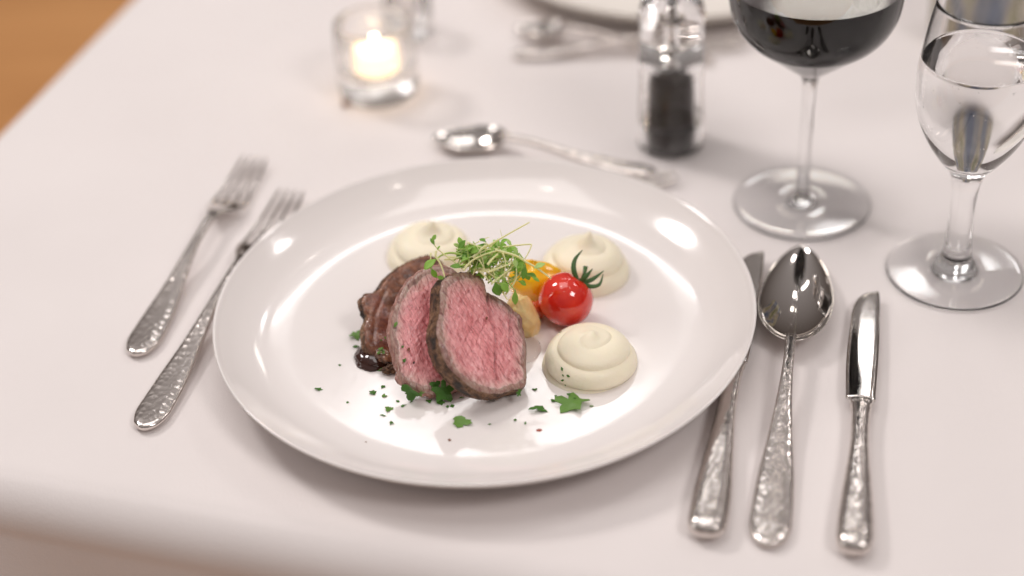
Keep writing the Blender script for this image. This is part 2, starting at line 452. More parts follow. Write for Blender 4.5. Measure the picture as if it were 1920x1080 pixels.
S3 = slice_('meat_slice', O3, B3 + n3_ * T3 * .9, n3_, T3 * .9, [([(722, 545), (704, 590), (700, 640)], .0005, .0012)],
    M['meat_sauced'], 'rearmost meat slice coated in glossy brown sauce', 23.0, fibre=.00006, center=(765, 580))

# ------------------------------------------------------------------ blobs: sauce, vegetables
def blob(name, cen, rad, amp, freq, seed, material, parent=None, rot=(0, 0, 0), nu=48, nv=28, fn=None, flatz=None):
    V, F = [], []
    rm = Matrix.Rotation(rot[2], 3, 'Z') @ Matrix.Rotation(rot[1], 3, 'Y') @ Matrix.Rotation(rot[0], 3, 'X')
    for j in range(nv + 1):
        ph = math.pi * j / nv
        for i in range(nu):
            th = 2 * math.pi * i / nu
            d = Vector((math.sin(ph) * math.cos(th), math.sin(ph) * math.sin(th), math.cos(ph)))
            k = 1 + amp * noise.fractal(d * freq + Vector((seed, seed, seed)), 1, 2, 3)
            if fn: k *= fn(d, th, ph)
            p = Vector((d.x * rad[0], d.y * rad[1], d.z * rad[2])) * k
            p = rm @ p
            if flatz is not None and p.z < flatz: p.z = flatz + (p.z - flatz) * .06
            V.append(p)
    for j in range(nv):
        for i in range(nu):
            i2 = (i + 1) % nu; F.append((j * nu + i, (j + 1) * nu + i, (j + 1) * nu + i2, j * nu + i2))
    o = mesh(name, V, F, material, parent)
    bm = bmesh.new(); bm.from_mesh(o.data); bmesh.ops.remove_doubles(bm, verts=bm.verts, dist=1e-6); bm.to_mesh(o.data); bm.free()
    if len(o.data.polygons): o.data.polygons.foreach_set('use_smooth', [True] * len(o.data.polygons))
    o.location = cen
    return o
M['sauce'] = mat('brown_gravy', (.040, .010, .005), .12, Coat_Weight=.6, Coat_Roughness=.02, Subsurface_Weight=.0)
m = M['mushroom'] = mat('glazed_mushroom', (.22, .085, .045), .2, Coat_Weight=.8, Coat_Roughness=.06)
t = NT(m); mp = t.coord(); n1 = t.noise(mp, 300, 4); r = t.ramp(n1, 0, [(.35, (.09, .03, .015)), (.6, (.33, .15, .08))]); t.link(r, 0, t.b, 'Base Color')
c = at(701, 669, .0056)
s = blob('sauce_puddle', c, (.0100, .0106, .0046), .14, 1.6, 4, M['sauce'], flatz=-.0004)
thing(s, 'shiny dark brown sauce pooled at the foot of the rearmost meat slice', 'sauce')
s = blob('mushroom_piece', at(719, 668, .0092), (.0056, .0036, .0030), .25, 2, 8, M['mushroom'], rot=(0, R(10), R(-28)))
thing(s, 'small brown glazed mushroom piece lying in the dark sauce', 'mushroom')
s = blob('meat_scrap', at(733, 692, .0068), (.0042, .0026, .0018), .5, 3, 15, M['crust'], rot=(0, 0, R(12)))
thing(s, 'tiny dark meat crumb between the sauce puddle and the middle slice', 'meat scrap')

# puree
m = M['puree'] = mat('potato_puree', (1, .90, .70), .42, Subsurface_Weight=.2, Subsurface_Scale=.004, Coat_Weight=.12, Coat_Roughness=.3)
m.node_tree.nodes['Principled BSDF'].inputs['Subsurface Radius'].default_value = (1, .7, .35)
t = NT(m); mp = t.coord(); n1 = t.noise(mp, 260, 5, .65); n2 = t.noise(mp, 1100, 4, .7)
b1 = t.bump(n1, 0, .4, .0009); b2 = t.bump(n2, 0, .6, .0004, b1); t.link(b2, 0, t.b, 'Normal')
def puree(px, py, rad, h, turns, rot, peak, label, seed):
    "a piped mound: a dome wound with soft overlapping folds, drawn up into a curl"
    c = on_plate(px, py)
    V, F = [], []; nu, nv = 180, 90
    for j in range(nv + 1):
        u = j / nv                                       # 0 at the plate, 1 at the top
        for i in range(nu):
            th = 2 * math.pi * i / nu
            w = u * turns + (th + rot) / (2 * math.pi) + .14 * noise.noise(Vector((math.cos(th) * .9, math.sin(th) * .9, u * 1.5 + seed)))
            q = w - math.floor(w)
            fold = (math.sin(math.pi * min(1, q * 1.06)) ** .6 if q < .943 else 0)
            fold = (1 - abs(2 * q - 1) ** 3.2)
            a = u * math.pi / 2
            br = rad * math.cos(a) ** .72
            bz = h * math.sin(a) ** 1.0
            k = (fold - .7) * .0023 * (1 - .45 * u) * (1 if u > .03 else .5)
            br = max(0, br + k * math.cos(a) ** .5); bz += k * .7 * math.sin(a)
            br *= 1 + .05 * noise.noise(Vector((math.cos(th) * .8, math.sin(th) * .8, seed)))
            x, y = br * math.cos(th), br * math.sin(th)
            # peak drawn up and bent
            rr = math.hypot(x, y) / rad
            pk = math.exp(-(rr / .17) ** 2) * peak[2]
            x += pk / max(1e-6, peak[2]) * peak[0] * (1 - rr); y += pk / max(1e-6, peak[2]) * peak[1] * (1 - rr)
            V.append((x, y, bz + pk))
    for j in range(nv):
        for i in range(nu):
            i2 = (i + 1) % nu; F.append((j * nu + i, j * nu + i2, (j + 1) * nu + i2, (j + 1) * nu + i))
    V.append((0, 0, 0)); cc = len(V) - 1
    F += [(cc, (i + 1) % nu, i) for i in range(nu)]
    o = mesh('puree_mound', V, F, M['puree']); o.location = c + Vector((0, 0, -.0006))
    thing(o, label, 'puree', 'piped puree mounds on the plate')
    return o
puree(1106, 683, .0230, .0172, 2.5, .6, (.0012, .0010, .0030), 'pale yellow puree swirl in front of the red cherry tomato, the nearest mound', 1.0)
puree(1097, 511, .0225, .0185, 2.2, 2.3, (.0030, .0010, .0075), 'blurred puree swirl with a curled tip behind the cherry tomato', 5.0)
puree(808, 482, .0228, .0170, 2.1, 4.0, (.0026, .0005, .0070), 'blurred puree swirl behind the sauce-coated meat slice, left of the cress', 9.0)

# cherry tomato
m = M['tomato'] = mat('tomato_skin', (.60, .012, .008), .08, Coat_Weight=.8, Coat_Roughness=.02, Subsurface_Weight=.25, Subsurface_Scale=.004)
m.node_tree.nodes['Principled BSDF'].inputs['Subsurface Radius'].default_value = (1, .12, .06)
t = NT(m); mp = t.coord(); n1 = t.noise(mp, 130, 4); r = t.ramp(n1, 0, [(.3, (.68, .014, .008)), (.75, (.85, .05, .02))]); t.link(r, 0, t.b, 'Base Color')
n2 = t.noise(mp, 500, 3); t.link(t.bump(n2, 0, .06, .0005), 0, t.b, 'Normal')
TR = .0140
tcn = at(1061, 561, .0056 + TR)
axis = (CR * .50 + CU * .78 - CF * .22).normalized()
def tomfn(d, th, ph): return 1 - .10 * math.exp(-(ph / .30) ** 2) - .02 * math.exp(-((math.pi - ph) / .3) ** 2)
tom = blob('cherry_tomato', tcn, (TR, TR, TR * .97), .015, 1.5, 2, M['tomato'], nu=72, nv=48, fn=tomfn)
tom.rotation_euler = axis.to_track_quat('Z', 'Y').to_euler()
thing(tom, 'glossy red cherry tomato with green calyx between two puree mounds', 'tomato')
M['calyx'] = mat('green_calyx', (.055, .13, .03), .5)
inv = (Matrix.Translation(tcn) @ axis.to_track_quat('Z', 'Y').to_matrix().to_4x4()).inverted()
dt = depth(tcn) - .0045
def strip(pts, widths, n=8, flat=.35): return tube_data(pts, widths, n, flat, up=-CF)
seps = [([(1084, 527), (1076, 507), (1078, 487), (1092, 469)], [.0009, .0013, .0010, .0002], [0, -.001, 0, .001]),
        ([(1087, 528), (1098, 519), (1111, 504)], [.0011, .0012, .0002], [0, -.002, -.002]),
        ([(1092, 530), (1110, 524), (1132, 508)], [.0010, .0011, .0002], [0, 0, .002]),
        ([(1093, 531), (1108, 537), (1124, 533), (1131, 514)], [.0010, .0011, .0008, .0002], [0, -.001, 0, .001]),
        ([(1085, 527), (1070, 521), (1058, 522)], [.0008, .0009, .0002], [0, .002, .003])]
cal = None
parts = []
for pts, ws, dd in seps[:4]:
    P = spline([tuple(inv @ ray(x, y, dt + e)) + (wd,) for (x, y), wd, e in zip(pts, ws, dd)], 6)
    v, f = tube_data([p[:3] for p in P], [p[3] for p in P], 8, .35, up=inv.to_3x3() @ -CF)
    mesh('sepal', v, f, M['calyx'], tom)
P = [inv @ ray(1092, 522, dt + .001), inv @ ray(1096, 512, dt + .002), inv @ ray(1098, 500, dt + .003)]
v, f = tube_data(P, [.0009, .0009, .0013], 8); mesh('stem', v, f, M['calyx'], tom)

# yellow pepper, pale vegetable, orange piece
m = M['pepper'] = mat('yellow_tomato_skin', (1, .56, .008), .2, Coat_Weight=.5, Coat_Roughness=.08, Subsurface_Weight=.25, Subsurface_Scale=.004)
def twolobe(d, th, ph): return 1 + .13 * math.cos(2 * th + 1.2) - .12 * math.exp(-((th - 1.5) / .4) ** 2)
s = blob('yellow_pepper_piece', at(1005, 528, .0170), (.0140, .0100, .0120), .08, 1.5, 31, M['pepper'], nu=64, nv=40, fn=twolobe)
thing(s, 'bright yellow pepper piece showing between the cress and the red tomato', 'pepper')
M['orange'] = mat('orange_pepper', (.62, .09, .015), .2, Coat_Weight=.5)
s = blob('orange_pepper_piece', at(1003, 582, .0105), (.0050, .0045, .0055), .2, 2, 37, M['orange'])
thing(s, 'small orange pepper piece wedged against the left side of the red tomato', 'pepper')
m = M['pale'] = mat('pale_vegetable', (.80, .60, .28), .4, Subsurface_Weight=.3, Subsurface_Scale=.003, Coat_Weight=.3)
t = NT(m); mp = t.coord(); n1 = t.noise(mp, 200, 4, .6); r = t.ramp(n1, 0, [(.3, (.84, .54, .20)), (.65, (.95, .72, .36))]); t.link(r, 0, t.b, 'Base Color')
t.link(t.bump(n1, 0, .25, .0006), 0, t.b, 'Normal')
s = blob('cauliflower_piece', at(981, 594, .0150), (.0076, .0075, .0148), .10, 2.6, 41, M['pale'], rot=(R(8), R(-14), 0), nu=72, nv=44)
thing(s, 'pale yellow cauliflower piece with a lumpy edge beside the foremost meat slice', 'cauliflower')
M['jus'] = mat('clear_pink_jus', (1, .93, .90), .02, Transmission_Weight=1.0, IOR=1.34)
s = blob('jus_film', on_plate(988, 655), (.0075, .0105, .0006), .15, 1.6, 51, M['jus'], flatz=-.0002)
thing(s, 'thin clear pinkish juice on the plate between cauliflower and nearest puree mound', 'juice')

# ------------------------------------------------------------------ cress
def leafmat(name, col, tr=.35):
    m = mat(name, col, .45, Specular_IOR_Level=.4); t = NT(m)
    out = m.node_tree.nodes['Material Output']; tl = t.n('BsdfTranslucent'); tl.inputs[0].default_value = (col[0] * 1.6, col[1] * 1.5, col[2], 1)
    mx = t.n('MixShader'); mx.inputs[0].default_value = tr
    t.link(t.b, 0, mx, 1); t.link(tl, 0, mx, 2); t.link(mx, 0, out, 'Surface')
    return m
M['leaf'] = leafmat('cress_leaf', (.36, .60, .11)); M['leaf_dark'] = leafmat('cress_leaf_dark', (.22, .44, .07)); M['leaf_pale'] = leafmat('cress_leaf_pale', (.55, .72, .30))
M['stem'] = leafmat('cress_stem', (.86, .87, .58), .3); M['stem_green'] = leafmat('cress_stem_green', (.50, .66, .20), .3)
def leaf_data(base, direction, normal, L, W, curl=.25):
    d = direction.normalized(); nn = (normal - d * normal.dot(d)).normalized(); s = d.cross(nn)
    V, F = [], []; K = 8
    prof = [.10, .22, .48, .80, .98, 1.0, .86, .55, .06]
    for k in range(K + 1):
        t = k / K; c = base + d * (L * t) + nn * (-curl * L * t * t)
        for q in (-1, -.5, 0, .5, 1):
            V.append(c + s * (W * .5 * prof[k] * q) + nn * (abs(q) ** 1.5 * W * .14 * prof[k]))
    for k in range(K):
        for q in range(4):
            a = k * 5 + q; F.append((a, a + 1, a + 6, a + 5))
    # give it a real thickness
    n0 = len(V); V += [v - nn * .00022 for v in V[:n0]]
    F2 = [tuple(reversed([i + n0 for i in f])) for f in F]
    E = []
    for k in range(K): E += [(k * 5, k * 5 + 5, k * 5 + 5 + n0, k * 5 + n0), (k * 5 + 4, k * 5 + 4 + n0, k * 5 + 9 + n0, k * 5 + 9)]
    E += [(q, q + n0, q + 1 + n0, q + 1) for q in range(4)] + [(K * 5 + q, K * 5 + q + 1, K * 5 + q + 1 + n0, K * 5 + q + n0) for q in range(4)]
    return V, F + F2 + E
tuft_c = onplane(893, 512, S1[1], S1[2]) + Vector((.001, .001, .003))
DT = depth(tuft_c) - .004
print('tuft', tuft_c, DT)
tuft = empty('cress_tuft', 'tangled tuft of fresh green cress sprouts heaped on the meat slices', 'cress')
def C_(x, y): return 780 + x * .1852, 400 + y * .1852
def sprout(pts, r0=.00042, material='stem', dd=0.0, dd2=None, leaves=(), crop=True):
    "pts in the enlarged crop; leaves: (index or point, angle, length px, width px, material)"
    dd2 = dd if dd2 is None else dd2
    P = []
    for i, (x, y) in enumerate(pts):
        f = i / (len(pts) - 1); X, Y = C_(x, y) if crop else (x, y)
        P.append(tuple(ray(X, Y, DT + dd + (dd2 - dd) * f)))
    P = spline(P, 5)
    n = len(P); v, f = tube_data(P, [r0 * .72 * (.65 + .5 * (1 - i / n)) for i in range(n)], 6)
    st = mesh('sprout', v, f, M[material], tuft)
    for (x, y), ang, L, W, lm in leaves:
        X, Y = C_(x, y) if crop else (x, y)
        d = depth(Vector(P[-1]))
        b = ray(X, Y, d)
        di = CR * math.cos(R(ang)) + CU * math.sin(R(ang)) + CF * rnd.uniform(-.35, .35)
        nn = -CF + CR * rnd.uniform(-.7, .7) + CU * rnd.uniform(.1, .9)
        k = .1852 / FOC * d
        v, f = leaf_data(b, di, nn, L * k, W * k, rnd.uniform(.05, .5))
        mesh('leaf', v, f, M[lm], st)
    return st
sprout([(470, 420), (350, 400), (260, 425), (200, 470)], .0007, 'stem_green', 0, -.001, [((215, 455), 218, 175, 100, 'leaf')])
sprout([(150, 540), (158, 575)], .0006, 'stem_green', 0, .0, [((150, 550), -62, 120, 60, 'leaf'), ((205, 640), -14, 85, 45, 'leaf')])
sprout([(430, 525), (360, 470), (290, 420), (225, 365), (185, 320)], .0005, 'stem', 0, -.003, [((190, 325), 118, 85, 40, 'leaf_dark'), ((155, 285), 55, 85, 42, 'leaf'), ((215, 370), 65, 55, 25, 'leaf')])
sprout([(150, 400), (148, 475)], .0005, 'stem', .001, 0)
sprout([(205, 380), (200, 430), (240, 500), (270, 570), (290, 652)], .0007, 'stem', -.002, -.004)
sprout([(600, 400), (760, 310), (870, 248), (960, 195), (1150, 90)], .00065, 'stem', 0, -.004)
sprout([(590, 310), (680, 265), (740, 240)], .0003, 'stem', .002, .003)
sprout([(885, 330), (870, 240), (852, 165)], .00022, 'stem', .002, .003)
sprout([(830, 345), (1000, 326), (1150, 314), (1166, 330), (1135, 405), (1098, 462)], .0005, 'stem', 0, -.002)
sprout([(800, 372), (1000, 425), (1120, 495), (1210, 545), (1370, 660)], .00075, 'stem', -.003, -.004, [((1190, 560), 35, 120, 62, 'leaf_pale')])
sprout([(520, 295), (640, 338), (760, 372)], .0006, 'stem', -.002, -.002)
sprout([(480, 580), (560, 485), (700, 415), (860, 370)], .0006, 'stem', -.004, -.003)
sprout([(575, 450), (640, 385), (705, 322)], .0010, 'stem', -.003, -.003)
sprout([(725, 522), (770, 465), (830, 412)], .0008, 'stem', -.005, -.004)
sprout([(740, 592), (850, 550), (965, 508)], .0006, 'stem', -.005, -.004)
sprout([(763, 717), (850, 645), (965, 560)], .0006, 'stem', -.005, -.003)
sprout([(650, 590), (700, 640), (742, 692)], .0006, 'stem', -.003, -.004)
sprout([(845, 740), (890, 820), (925, 872)], .0006, 'stem', -.001, -.003)
sprout([(880, 400), (905, 500), (890, 660)], .0005, 'stem', -.004, -.004)
sprout([(1040, 400), (1100, 490), (1090, 560)], .0005, 'stem_green', -.002, -.003, [((1110, 520), -100, 150, 62, 'leaf_dark'), ((1085, 480), -120, 130, 95, 'leaf')])
sprout([(940, 700), (1000, 780)], .0005, 'stem_green', -.002, -.003, [((1005, 770), -92, 165, 66, 'leaf')])
sprout([(740, 640), (770, 700)], .0006, 'stem_green', -.003, -.004, [((800, 690), -75, 150, 110, 'leaf_dark'), ((850, 700), -40, 120, 90, 'leaf')])
sprout([(500, 520), (440, 530)], .0006, 'stem_green', -.003, -.003, [((490, 545), 172, 150, 62, 'leaf_dark')])
sprout([(640, 470), (690, 560), (680, 600)], .0004, 'stem', -.005, -.005)
for k in range(26):
    cx, cy = rnd.uniform(400, 720), rnd.uniform(380, 560); cy -= (cx - 560) * -.12; a = rnd.gauss(40, 45)
    sprout([(cx - 30 * math.cos(R(a)), cy + 30 * math.sin(R(a))), (cx, cy)], .0005, 'stem_green', rnd.uniform(0, .004), rnd.uniform(-.003, .002),
           [((cx, cy), a + rnd.uniform(-30, 30), rnd.uniform(90, 150), rnd.uniform(55, 85), rnd.choice(['leaf', 'leaf', 'leaf_pale', 'leaf_dark']))])
for k in range(125):
    ang = rnd.uniform(0, 2 * math.pi); rr = math.sqrt(rnd.random())
    cx, cy = 745 + 320 * rr * math.cos(ang), 505 + (130 + .25 * (330 * rr * math.cos(ang))) * rr * math.sin(ang) + .28 * 330 * rr * math.cos(ang)
    a = rnd.gauss(25, 50); L = rnd.uniform(110, 300)
    dx, dy = math.cos(R(a)) * L / 2, -math.sin(R(a)) * L / 2; bx, by = -dy * rnd.uniform(-.4, .4), dx * rnd.uniform(-.4, .4)
    dz = rnd.uniform(-.002, .008)
    lv = []
    for q in range(rnd.choice([0, 0, 1, 1, 2])):
        lv.append(((cx + dx, cy + dy), a + rnd.uniform(-90, 90), rnd.uniform(70, 120), rnd.uniform(36, 62), rnd.choice(['leaf', 'leaf', 'leaf_pale', 'leaf_pale', 'leaf_dark'])))
    sprout([(cx - dx, cy - dy), (cx + bx, cy + by), (cx + dx, cy + dy)], rnd.uniform(.0003, .0006), rnd.choice(['stem', 'stem', 'stem', 'stem_green']), dz, dz + rnd.uniform(-.003, .003), lv)

# ------------------------------------------------------------------ parsley
M['parsley'] = leafmat('parsley', (.075, .21, .03), .2); M['parsley_light'] = leafmat('parsley_light', (.16, .32, .06), .2)
M['peppercorn'] = mat('black_pepper', (.03, .018, .012), .7); M['reddrop'] = mat('red_jus_drop', (.35, .06, .03), .15, Coat_Weight=.8)
M['brown'] = mat('brown_crumb', (.20, .07, .03), .6)
def flake(pos, nrm, px, seed, material, label, name='parsley_flake', cat='parsley', group='chopped parsley scattered on the food and plate', asp=.6, rot=None):
    rr = random.Random(seed)
    size = px / FOC * depth(pos) * .56
    nrm = nrm.normalized(); a = nrm.orthogonal().normalized(); b = nrm.cross(a)
    if rot is None: rot = rr.uniform(0, 6.28)
    # angle measured on the picture: the long axis follows rot
    if rot is not None:
        want = CR * math.cos(rot) + CU * math.sin(rot); a = (want - nrm * want.dot(nrm)).normalized(); b = nrm.cross(a)
    K = 22 if px > 12 else 8
    ph0 = rr.uniform(0, 6.28); lob = rr.choice([2, 3, 3, 5]); ax, ay = rr.uniform(-.5, .5), rr.uniform(-.5, .5)
    def hgt(x, y): return .22 * size * (1 + math.sin(2.2 * x / size + ax * 6) * math.cos(2.5 * y / size + ay * 6))
    V = [Vector((0, 0, hgt(0, 0)))]
    for ring in (.5, 1):
        for i in range(K):
            t = 2 * math.pi * i / K
            q = ring * size * (.80 + (.22 * math.sin(lob * t + ph0) * (px > 10) + (rr.uniform(-.26, .12) if i % 2 else .06)) * (ring == 1))
            x, y = q * math.cos(t), q * asp * math.sin(t)
            V.append(Vector((x, y, hgt(x, y))))
    F = [(0, 1 + i, 1 + (i + 1) % K) for i in range(K)] + [(1 + i, 1 + K + i, 1 + K + (i + 1) % K, 1 + (i + 1) % K) for i in range(K)]
    n0 = len(V); th = max(.00010, size * .05)
    V += [v - Vector((0, 0, th)) for v in V]
    F += [tuple(reversed([q + n0 for q in f])) for f in F] + [(1 + K + i, 1 + K + i + n0, 1 + K + (i + 1) % K + n0, 1 + K + (i + 1) % K) for i in range(K)]
    V = [a * v.x + b * v.y + nrm * (v.z + th) for v in V]
    o = mesh(name, V, F, M[material], smooth=False); o.location = pos
    thing(o, label, cat, group)
    return o
def hit_mound(px, py):
    "point and normal of whatever food or china lies under a pixel"
    dg = bpy.context.evaluated_depsgraph_get(); d = (CF + CR * ((px - 960) / FOC) - CU * ((py - 540) / FOC)).normalized()
    ok, loc, nr, idx, ob, mt = sc.ray_cast(dg, CAMP, d)
    return loc, nr
PAR = [ # px, py, size, angle, aspect, material, label
 (1072, 761, 50, 5, .52, 'parsley_light', 'largest parsley leaf on the plate, below the nearest puree mound'),
 (1010, 770, 28, -2, .33, 'parsley', 'flat dark parsley sliver left of the largest parsley leaf'),
 (865, 794, 32, -25, .48, 'parsley_light', 'light green parsley leaf alone on the plate below the foremost slice'),
 (830, 733, 34, 75, .75, 'parsley', 'rounded dark parsley leaf in front of the gap between the two pink slices'),
 (816, 722, 17, 10, .6, 'parsley', 'small parsley leaf touching the rounded dark one on its upper left'),
 (772, 733, 30, -30, .7, 'parsley', 'ragged parsley leaf below the left foot of the middle slice'),
 (788, 736, 20, 60, .3, 'parsley_light', 'thin pale parsley strip right of the ragged leaf'),
 (669, 630, 24, -15, .7, 'parsley_light', 'curly parsley piece on the plate left of the sauced slice'),
 (668, 651, 10, 10, .5, 'parsley', 'small parsley bit just left of the dark sauce puddle'),
 (597, 731, 13, -8, .35, 'parsley', 'leftmost parsley flake on the plate'),
 (699, 737, 12, -20, .7, 'parsley', 'dark parsley speck right of the leftmost flakes, below the sauce puddle'), (718, 726, 9, 80, .6, 'parsley', 'upright parsley speck between sauce puddle and the ragged leaf'), (721, 743, 9, 10, .7, 'parsley_light', 'pale parsley speck just below the upright one'),
 (729, 768, 13, -15, .8, 'parsley_light', 'curled pale parsley bit inside the white reflection on the plate'), (718, 780, 9, -20, .3, 'parsley', 'thin parsley sliver just left below the curled pale bit'), (734, 794, 9, 80, .6, 'parsley', 'lowest parsley speck below the curled pale bit'),
 (746, 753, 7, -40, .5, 'parsley', 'tiny parsley speck right above the curled pale bit'), (756, 762, 10, 40, .3, 'parsley', 'slanting dark parsley sliver right of the curled pale bit'), (711, 694, 13, 0, .4, 'parsley', 'parsley flake at the lower edge of the dark sauce puddle'),
 (772, 753, 10, 80, .35, 'parsley', 'thin upright parsley sliver directly below the ragged leaf'), (805, 753, 11, -60, .6, 'parsley', 'parsley speck left below the rounded dark leaf'), (826, 756, 14, -20, .5, 'parsley', 'dark parsley flake just under the rounded leaf'),
 (839, 763, 6, 20, .7, 'parsley', 'left one of two parsley specks between rounded leaf and lone light leaf'), (848, 762, 8, 25, .7, 'parsley', 'right one of two parsley specks between rounded leaf and lone light leaf'), (865, 747, 9, 0, .2, 'parsley', 'hair-thin parsley sliver below the left corner of the foremost slice'),
 (1037, 752, 10, -50, .5, 'parsley', 'slanting parsley speck up left of the largest parsley leaf'), (1003, 731, 9, 10, .6, 'parsley', 'parsley speck between the foremost slice and the nearest puree mound'), (1042, 743, 5, 0, .6, 'parsley', 'tiny speck just above the slanting one beside the largest parsley leaf'), (1066, 740, 7, -40, .6, 'parsley', 'parsley speck between the largest leaf and the nearest puree mound'),
 (1077, 747, 5, 0, .6, 'parsley', 'tiny parsley speck touching the top of the largest leaf'), (1109, 762, 7, 0, .4, 'parsley_light', 'tiny pale parsley bit right of the largest leaf'),
 (966, 788, 7, 80, .5, 'parsley', 'left one of two upright specks low on the plate right of the lone light leaf'), (985, 794, 7, 85, .4, 'parsley', 'right one of two upright specks low on the plate right of the lone light leaf'), (918, 796, 6, 0, .4, 'parsley', 'faint parsley speck just right of the lone light green leaf'),
 (637, 685, 5, 0, .7, 'parsley', 'tiny parsley speck left of the sauce puddle'), (652, 755, 5, 0, .7, 'parsley', 'tiny parsley speck between the leftmost flake and the curled pale bit')]
for i, (x, y, s, a, asp, mt, lb) in enumerate(PAR):
    p, nr = hit_mound(x, y)
    flake(p, nr, s * 1.2, 100 + i, mt, lb or 'tiny parsley speck on the plate near the meat', asp=min(1, asp * 1.45), rot=R(a))
flake(on_plate(843, 826), Vector((0, 0, 1)), 7, 301, 'brown', 'lone brown crumb on the plate below the light green parsley leaf', 'brown_crumb', 'crumb', None, .9)
flake(on_plate(526 + 160, 829), Vector((0, 0, 1)), 4, 302, 'brown', 'faint brown speck low on the left of the plate', 'brown_crumb', 'crumb', None, .9)
dr = blob('sauce_drop', on_plate(1011, 807), (.0014, .0010, .0005), .2, 2, 5, M['reddrop']); thing(dr, 'single reddish brown sauce drop near the front of the plate', 'sauce drop')
for x, y, s, S, mt, lb, cat in [(741, 609, 12, S2, 'parsley_light', 'oval green parsley flake high on the left edge of the middle slice', 'parsley'), (758, 676, 11, S2, 'parsley', 'dark parsley flake low on the middle slice', 'parsley'),
    (755, 650, 7, S2, 'parsley', 'left of the two tiny parsley bits on the middle slice', 'parsley'), (766, 655, 8, S2, 'brown', 'right of the two tiny bits on the middle slice', 'crumb'),
    (776, 680, 6, S2, 'peppercorn', 'black pepper speck low on the middle slice', 'pepper grain'), (972, 737, 16, S1, 'parsley', 'parsley flake at the lower right corner of the foremost slice', 'parsley'),
    (912, 597, 7, S1, 'brown', 'brown spot in the middle of the foremost slice', 'crumb')]:
    p = onplane(x, y, S[1] + S[2] * .0008, S[2])
    flake(p, S[2], s, int(x), mt, lb, 'parsley_flake' if cat == 'parsley' else 'pepper_grain' if cat == 'pepper grain' else 'brown_crumb', cat, 'chopped parsley scattered on the food and plate' if cat == 'parsley' else None, .7, R(60))
for i, (x, y, s) in enumerate([(711, 633, 12), (719, 630, 13), (714, 641, 11), (723, 636, 10)]):
    flake(at(x, y, .0135), Vector((.1, -.5, .8)), s, 400 + i, 'parsley_light' if i % 2 else 'parsley', ['leftmost', 'topmost', 'lowest', 'rightmost'][i] + ' flake of the small parsley cluster above the dark sauce puddle', rot=R(40 * i), asp=.8)
for i, (x, y, s) in enumerate([(714, 655, 11), (710, 662, 9), (719, 660, 9)]):
    flake(at(x, y, .0125), Vector((.0, -.5, .8)), s, 420 + i, 'parsley_light', ['upper', 'left', 'right'][i] + ' one of the three pale parsley flakes stuck on the glazed mushroom piece', rot=R(60 * i), asp=.8)
for i, (x, y, s, lb) in enumerate([(1054, 692, 10, 'topmost parsley flake on the front of the nearest puree mound'), (1066, 705, 9, 'rightmost of the parsley flakes on the front of the nearest puree mound'),
        (1055, 713, 8, 'lower left parsley flake on the front of the nearest puree mound'), (1051, 623, 7, 'single parsley flake high on the left of the nearest puree mound'), (1060, 722, 5, 'lowest tiny parsley speck on the nearest puree mound'), (1056, 704, 6, 'tiny parsley flake between the topmost and lower left ones on the nearest puree mound')]):
    loc, nr = hit_mound(x, y)
    flake(loc, nr, s, 440 + i, 'parsley', lb, rot=R(-60 + 40 * i), asp=.5)

# ------------------------------------------------------------------ cutlery
def ring_at(y, hw, zc, ht, n=20, sup=2.4, x0=0):
    out = []
    for k in range(n):
        a = 2 * math.pi * k / n; c, s = math.cos(a), math.sin(a)
        out.append(Vector((x0 + hw * math.copysign(abs(c) ** (2 / sup), c), y, zc + ht * math.copysign(abs(s) ** (2 / sup), s))))
    return out
def lofted(name, st, material, parent, n=20, sup=2.4, per=5):
    P = spline(st, per); rings = [ring_at(p[0], max(p[1], 1e-5), p[2], max(p[3], 1e-5), n, sup, p[4] if len(p) > 4 else 0) for p in P]
    v, f = loft(rings); return mesh(name, v, f, material, parent)
def handle(L, w, parent, th=.0021, arch=.009, neck=.0024, nh=.0017):
    st = [(0, w * .16, th, th * .5), (.0012, w * .42, th, th * .85), (.004, w * .72, th, th), (.010, w * .95, th, th), (.017, w, th, th), (L * .32, w * .88, th + arch * .10, th), (L * .5, w * .62, th + arch * .35, th * .95),
          (L * .68, w * .40, th + arch * .72, th * .95), (L * .84, neck * 1.02, th + arch * .97, nh), (L, neck, th + arch, nh)]
    return lofted('handle', st, M['hammered'], parent, 24, 2.6)
def fork(p0, ang, L, label, scale=1.0, hw=.0088, group='forks left of the plate', loc_z=0, arch=.0085):
    o = empty('fork', label, 'fork', (p0[0], p0[1], loc_z), -R(ang), group)
    Lh = L * .60; th = .0021
    handle(Lh, hw, o, th, arch)
    z0 = max(th + arch, .0096); wr = .0112 * scale; y1 = Lh; yr = L * .735; hd = L - y1
    # palm
    st = [(y1, .0024, z0, .0015), (y1 + hd * .10, .0040, z0 - .0008, .0012), (y1 + hd * .19, .0078 * scale, z0 - .0030, .0010), (y1 + hd * .27, .0100 * scale, z0 - .0052, .0010), (yr, wr, z0 - .0068, .0010)]
    lofted('fork_head', st, M['steel'], o, 24, 2.2)
    for k in range(4):
        xo = (k - 1.5) * (wr * 2 - .0040) / 3
        P = [(yr - .002, .0017, z0 - .0068, .0009, xo), (yr + .006, .0013, z0 - .0083, .0009, xo), (yr + (L - yr) * .45, .0010, z0 - .0085, .0009, xo * .93), (yr + (L - yr) * .8, .0011, z0 - .0071, .0008, xo * .84), (L - .002, .0008, z0 - .0058, .0006, xo * .78), (L, .0003, z0 - .0055, .0003, xo * .77)]
        lofted('tine', P, M['steel'], o, 10, 2.4)
    return o
